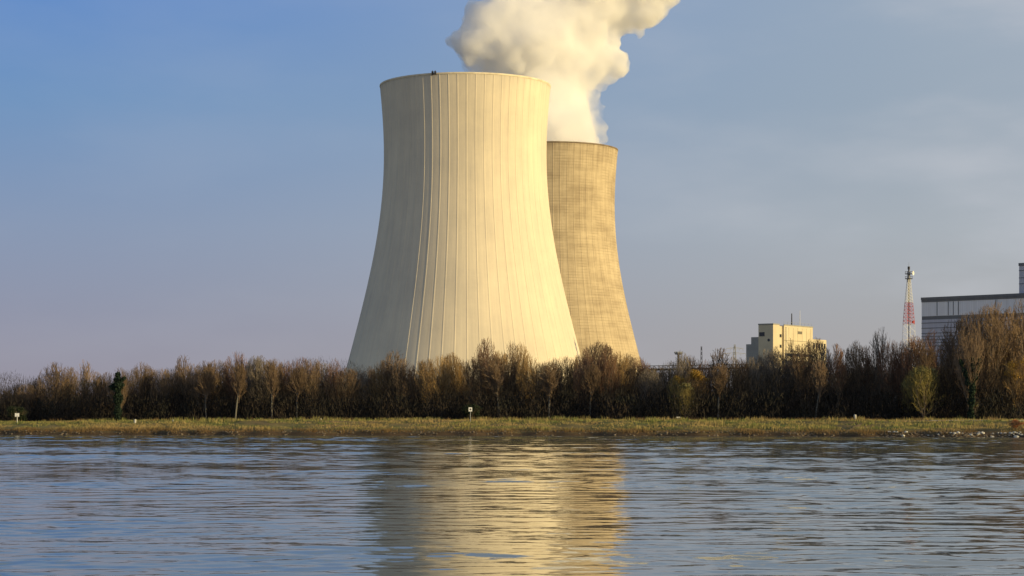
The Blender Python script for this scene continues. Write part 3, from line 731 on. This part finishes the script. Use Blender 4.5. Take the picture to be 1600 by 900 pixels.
# coloured bushes
def bush(px, ytop, d, wpx, tint, label, name='bush', n=1400, size=.10, ybot=None, leafmat=None, dens=1.0):
    X = (px - 800) / F * d; gz = ground_z(X, d); h = HC + (HZ - ytop) * d / F - gz
    tk, cr, wid = VAR['bush'][px % 3]; root = empty(name, (X, d, gz), rnd.uniform(0, 6)); sx = wpx * d / F / wid
    for nm, me_, mt in (('stem', tk, BK), ('twigs', cr, TW[tint])):
        o = bpy.data.objects.new(nm, me_); C.objects.link(o); o.parent = root; o.scale = (sx, sx, h)
        o.material_slots[0].link = 'OBJECT'; o.material_slots[0].material = mt
    if n:
        r = random.Random(px); zlow = .35 * h if ybot is None else HC + (HZ - ybot) * d / F - gz
        cl = [(r.gauss(0, .45), r.gauss(0, .45), r.uniform(-.8, 1)) for _ in range(16)]
        def fn():
            c = r.choice(cl); rr_ = (h - zlow) / 2; zc = (h + zlow) / 2
            return (c[0] * wpx * d / F + r.gauss(0, .16) * wpx * d / F, c[1] * wpx * d / F + r.gauss(0, .2) * wpx * d / F, zc + c[2] * rr_ * .78 * math.sqrt(max(.1, 1 - min(1, abs(c[0])) ** 2)) + r.gauss(0, .13) * rr_)
        V, Fq_ = leaf_cloud(r, n, fn, size)
        o = bpy.data.objects.new('foliage', mesh_np('foliage', V, Fq_, leafmat or TW[tint], False)); C.objects.link(o); o.parent = root
    tag(root, label, 'bush'); return root
LF = {'gold': twig_mat('golden_leaves', (.28, .17, .03), (.45, .28, .06)), 'olive': twig_mat('olive_leaves', (.17, .16, .06), (.34, .31, .15)),
      'orange': twig_mat('orange_leaves', (.42, .13, .06), (.50, .24, .08)), 'dark': twig_mat('evergreen_leaves', (.015, .025, .014), (.03, .04, .02))}
sh = lambda px, t_: float(shore((px - 800) / F * 320)) + t_
bush(1086, 577, sh(1086, 30), 15, 'sunlit golden brown', 'golden leafy bush with rounded top right of the floodlight mast', n=2200, ybot=600, leafmat=LF['gold'])
bush(1058, 586, sh(1058, 27), 10, 'olive yellow', 'small yellow bush just left of the rounded golden bush', n=1300, ybot=605, leafmat=LF['gold'])
bush(1072, 598, sh(1072, 24), 9, 'olive yellow', 'low olive bush under the rounded golden bush', n=600, ybot=612, leafmat=LF['olive'])
bush(1444, 571, sh(1444, 22.5), 19, 'olive yellow', 'round olive bush below the red and white mast', n=2600, ybot=614, leafmat=LF['olive'])
bush(1420, 590, sh(1420, 25), 11, 'olive yellow', 'small olive bush on the left flank of the round olive bush', n=700, ybot=612, leafmat=LF['olive'])
bush(1590, 556, sh(1590, 25), 22, 'sunlit golden brown', 'golden bush at the right edge above the rocky shore', n=2600, ybot=600, leafmat=LF['gold'])
bush(1588, 655.5, sh(1588, 5), 9, 'reddish brown', 'low orange-red bush on the bank at the right edge', n=1800, size=.06, ybot=669, leafmat=LF['orange'])
bush(1520, 618, sh(1520, 23), 7, 'grey-brown', 'pale leafy shrub at the foot of the forked ivy-clad tree', n=500, ybot=642, leafmat=LF['olive'])
bush(24, 634, sh(24, 20), 12, 'evergreen', 'dark rounded evergreen shrub behind the white board sign', n=3000, size=.13, ybot=660, leafmat=LF['dark'])
bush(737, 632, sh(737, 22), 12, 'evergreen', 'dark evergreen shrub behind the square white sign', n=3000, size=.13, ybot=655, leafmat=LF['dark'])

# understorey thicket: one mass nobody could count
def thicket():
    n = 400000; r = np.random.RandomState(17)
    X = r.uniform(-125, 135, n); tt = 22 + 45 * r.rand(n) ** 1.3
    Y = shore(X) + tt
    top = 5.0 + 2.4 * vnoise(X / 9 + 40, Y / 30, 61) + 1.6 * vnoise(X / 2.6 + 7, Y / 12, 62) - 1.6 * np.clip((-X - 40) / 60, 0, 1) + 1.2 * np.clip((X - 40) / 40, 0, 1)
    top = top * (1 + .012 * (tt - 22))
    zz = top * r.rand(n) ** 1.35 - .2
    gz = bank_z(X, tt)
    ln = r.uniform(.35, 1.0, n); wd = r.uniform(.02, .065, n) * np.where(zz / top > .6, .5, 1.25)
    dx = r.normal(0, .3, n); dyy = r.normal(0, .3, n)
    az = r.uniform(0, math.pi, n)
    base = np.stack([X, Y, gz + zz], 1); tip = base + np.stack([dx * ln, dyy * ln, ln], 1)
    sd_ = np.stack([np.cos(az), np.sin(az), np.zeros(n)], 1) * wd[:, None]
    V = np.stack([base - sd_, base + sd_, tip], 1).reshape(-1, 3)
    return V, np.arange(3 * n).reshape(n, 3)
k = NM('shaded_thicket_twigs', .95, .1); geo = k.n('NewGeometry')
v = k.mapping((.12, .12, .2), geo.outputs['Position'])
k.col(k.mix(k.rng(k.noise(1, 4, .6, v), .38, .62), (.028, .025, .023), k.mix(k.rng(k.noise(2.3, 3, .5, v), .4, .65), (.055, .043, .034), (.042, .042, .032))))  # dark wet twigs, with the understorey's shade put into their colour
V, Fq = thicket()
th_o = bpy.data.objects.new('undergrowth', mesh_np('undergrowth', V, Fq, k.m, False)); C.objects.link(th_o); tag(th_o, kind='stuff')

# ------------------------------------------------------------------ bank grass, riprap, stones
def grass():
    n = 90000; r = np.random.RandomState(5)
    X = r.uniform(-110, 115, n); tt = r.uniform(1.2, 24, n); Y = shore(X) + tt
    dens = vnoise(X / 3, tt / 1.2, 77) * .6 + vnoise(X / 9, tt / 3, 78) * .4
    keep = dens > .33; X, tt, Y = X[keep], tt[keep], Y[keep]; n = len(X)
    h = r.uniform(.08, .30, n) * (1 + 1.3 * (vnoise(X / 2.5, tt / 2, 79) > .72)) * (.5 + vnoise(X / 11, tt / 4, 80)) ; wd = r.uniform(.03, .09, n)
    gz = bank_z(X, tt) - .06
    az = r.uniform(-.6, .6, n); sd_ = np.stack([np.cos(az), np.sin(az), 0 * az], 1) * wd[:, None]
    b = np.stack([X, Y, gz], 1); tip = b + np.stack([r.normal(0, .08, n), r.normal(0, .08, n), h + .06], 1)
    return np.stack([b - sd_, b + sd_, tip], 1).reshape(-1, 3), np.arange(3 * n).reshape(n, 3)
k = NM('grass_blades', .9, .2); geo = k.n('NewGeometry')
v = k.mapping((.5, .8, .5), geo.outputs['Position']); v2 = k.mapping((.07, .25, .2), geo.outputs['Position'])
gc = k.mix(k.rng(k.noise(1, 4, .6, v), .4, .62), (.12, .155, .045), (.32, .27, .10))
gc = k.mix(k.rng(k.noise(1, 4, .6, v2), .45, .62), gc, (.34, .25, .11))
spz = k.n('SeparateXYZ'); k.l(geo.outputs['Position'], spz.inputs[0])
k.col(k.mix(k.rng(spz.outputs[2], .7, 1.3), (.14, .085, .04), gc))
V, Fq = grass(); go = bpy.data.objects.new('grass', mesh_np('grass', V, Fq, k.m, False)); C.objects.link(go); tag(go, kind='stuff')

def reeds():
    r = np.random.RandomState(23); n = 30000
    X = r.uniform(-112, 115, n); tt = np.where(r.rand(n) < .6, r.uniform(.6, 3.5, n), r.uniform(15, 22, n)); Y = shore(X) + tt
    keep = vnoise(X / 2.2 + 5, tt / 3, 95) * .6 + vnoise(X / 13, tt / 9, 96) * .4 > .60; X, tt, Y = X[keep], tt[keep], Y[keep]; n = len(X)
    h = r.uniform(.25, .75, n); wd = r.uniform(.02, .05, n); gz = bank_z(X, tt) - .05; az = r.uniform(-.8, .8, n)
    sd_ = np.stack([np.cos(az), np.sin(az), 0 * az], 1) * wd[:, None]; b = np.stack([X, Y, gz], 1); tip = b + np.stack([r.normal(0, .15, n), r.normal(0, .1, n), h], 1)
    return np.stack([b - sd_, b + sd_, tip], 1).reshape(-1, 3), np.arange(3 * n).reshape(n, 3)
V, Fq = reeds(); ro = bpy.data.objects.new('reeds', mesh_np('reeds', V, Fq, twig_mat('dry_reeds', (.13, .085, .04), (.34, .24, .11)), False)); C.objects.link(ro); tag(ro, kind='stuff')
m_stone = simple('bank_stone', (.15, .12, .085), .9, .4, 1.5)
m_pale = simple('pale_stone', (.50, .48, .42), .85, .2, 2)
def stone_geo(r, s):
    bm = bmesh.new(); bmesh.ops.create_icosphere(bm, subdivisions=1, radius=s)
    for v_ in bm.verts: v_.co = Vector((v_.co.x * r.uniform(.9, 1.5), v_.co.y * r.uniform(.8, 1.2), v_.co.z * r.uniform(.5, .85)))
    V = [v_.co.copy() for v_ in bm.verts]; Fs = [tuple(v_.index for v_ in f.verts) for f in bm.faces]; bm.free(); return V, Fs
rs_ = random.Random(12); protos = [stone_geo(rs_, 1) for _ in range(12)]
q = MB()
for i in range(3800):
    X = rs_.uniform(-110, 110); t_ = rs_.uniform(-.3, 1.9)
    if (vnoise(np.array([X / 4]), np.array([3.3]), 91)[0] < .45 or X < 30) and rs_.random() < .8: continue
    Y = float(shore(X)) + t_; z = float(bank_z(np.array([X]), np.array([t_]))[0]); s = rs_.uniform(.07, .24); V, Fs = rs_.choice(protos); a = rs_.uniform(0, 6.28); ca, sa = math.cos(a), math.sin(a)
    q.add([(X + s * (v_.x * ca - v_.y * sa), Y + s * (v_.x * sa + v_.y * ca), z + s * v_.z) for v_ in V], Fs)
o = q.build('riprap', m_stone); tag(o, kind='stuff')
sp = [MB().add(*stone_geo(rs_, 1)).mesh('stone', m_pale) for _ in range(5)]
for i in range(46):
    px = rs_.uniform(1532, 1604) if i < 30 else rs_.uniform(1395, 1532); X = (px - 800) / F * 303; t_ = rs_.uniform(.0, 1.6)
    o = bpy.data.objects.new('shore_stone', sp[i % 5]); C.objects.link(o); s = rs_.uniform(.14, .34)
    o.location = (X, float(shore(X)) + t_, float(bank_z(np.array([X]), np.array([t_]))[0]) + s * .2); o.scale = (s, s, s); o.rotation_euler = (0, 0, rs_.uniform(0, 6))
    lab = 'pale boulder in the rocky shore at the far right' if i < 30 else 'pale stone at the waterline below the round olive bush'
    tag(o, lab, 'stone', 'boulders of the right hand shore' if i < 30 else 'pale waterline stones below the olive bush')

# ------------------------------------------------------------------ signs, posts, markers on the bank
def on_bank(px, y):
    """point of the bank seen at this pixel"""
    best = None
    for i in range(60):
        t_ = .5 + i * .4; X = 0; d = 310
        for _ in range(3): X = (px - 800) / F * d; d = float(shore(X)) + t_
        z = float(bank_z(np.array([X]), np.array([t_]))[0]); yy = HZ - (z - HC) * F / d; e = abs(yy - y)
        if best is None or e < best[0] - 1e-6: best = (e, Vector((X, d, z)))
    return best[1]
m_sign = simple('sign_white', (.80, .80, .77), .5, .04)
m_ink = NM('sign_black', .6).col((.02, .02, .02)).m
def sign(px, yb, yt, wpx, hpx, label, mark, postmat=m_galv, cross=False):
    b = on_bank(px, yb); d = b.y; m = d / F; r = empty('river_sign', b); tag(r, label, 'sign')
    zt = (HC + (HZ - yt) * m) - b.z; w_ = wpx * m / 2; h_ = hpx * m
    MB().tube((0, 0, -.2), (0, 0, zt - .05), .055, .055, 8).build('post', postmat, r)
    q = MB(); q.box(-w_, w_, -.11, -.06, zt - h_, zt); bd = q.build('board', m_sign, r)
    if mark == 'dot': MB().box(-.13, .13, -.117, -.112, zt - h_ / 2 - .13, zt - h_ / 2 + .13).build('mark', m_ink, bd)
    if mark == 'bars': MB().box(-.05, .05, -.117, -.112, zt - h_, zt - h_ * .62).build('mark', m_galv, bd); MB().box(-.05, .05, -.117, -.112, zt - h_ * .3, zt).build('mark', m_galv, bd)
sign(26, 663, 645.5, 6.6, 5.6, 'white board sign on a slim post at the far left', 'bars', m_white)
sign(735, 659, 636.5, 5.6, 6.4, 'square white sign with black centre below the nearer tower', 'dot')
sign(1441, 653, 636.8, 4.2, 3.4, 'small white board on dark post before the right hand trees', '', m_dark)
def bollard(px, yb, wpx, hpx, label):
    b = on_bank(px, yb); m = b.y / F; r_ = wpx * m / 2; h = hpx * m
    q = MB().lathe([(0, -.2), (r_ * 1.1, -.2), (r_ * 1.1, .1), (r_, .14), (r_ * .92, h * .85), (r_ * .75, h * .97), (0, h)], 14)
    o = q.build('bollard', m_pale, None, True); o.location = b; tag(o, label, 'bollard')
bollard(211, 661.5, 4.2, 6.5, 'thick pale stone bollard right of the ivy-clad tree')
bollard(270, 659, 2.4, 3.2, 'short white marker stone right of the pale bollard')
bollard(501, 657.5, 3.0, 3.6, "small white marker stone left of the nearer tower's foot")
bollard(1336, 657, 4.6, 9.5, 'tall pale stone bollard on the right hand bank')
b = on_bank(1060, 656); q = MB(); q.box(-.3, .3, -.12, .12, .3, .52); q.tube((0, 0, -.1), (0, 0, .3), .06, .06, 6); o = q.build('marker_post', m_pale); o.location = b
tag(o, 'low white T-shaped marker post below the golden bush', 'marker post')
def steps(px0, y0, px1, y1, label):
    a, b = on_bank(px0, y0), on_bank(px1, y1); n = 12; r = empty('bank_steps', a); tag(r, label, 'steps')
    d = (b - a); side = Vector((-d.y, d.x, 0)).normalized()
    for i in range(n):
        p = d * (i / (n - 1)); X, Y = a.x + p.x, a.y + p.y; z = ground_z(X, Y) - a.z
        MB().box(p.x - .22, p.x + .22, p.y - .25, p.y + .25, z - .15, z + .10).build('step', m_stone, r)
steps(722, 659, 701, 672, 'worn concrete steps down the bank left of the square white sign')
steps(1348, 661, 1320, 677, 'worn concrete steps down the bank below the tall bollard')
# gravel path along the top at the right
q = MB(); pts = [(60 + i * 2.5) for i in range(24)]
for i in range(23):
    a, b = pts[i], pts[i + 1]; sa_, sb_ = float(shore(a)) + 15.5, float(shore(b)) + 15.5
    za, zb = [max(ground_z(x, s_), ground_z(x, s_ + 1.5)) + .10 for x, s_ in ((a, sa_), (b, sb_))]
    q.hexa([(a, sa_, za - .4), (b, sb_, zb - .4), (b, sb_ + 1.6, zb - .4), (a, sa_ + 1.6, za - .4), (a, sa_, za), (b, sb_, zb), (b, sb_ + 1.6, zb), (a, sa_ + 1.6, za)])
o = q.build('gravel_path', simple('path_gravel', (.42, .40, .36), .9, .15, 3)); tag(o, kind='structure')
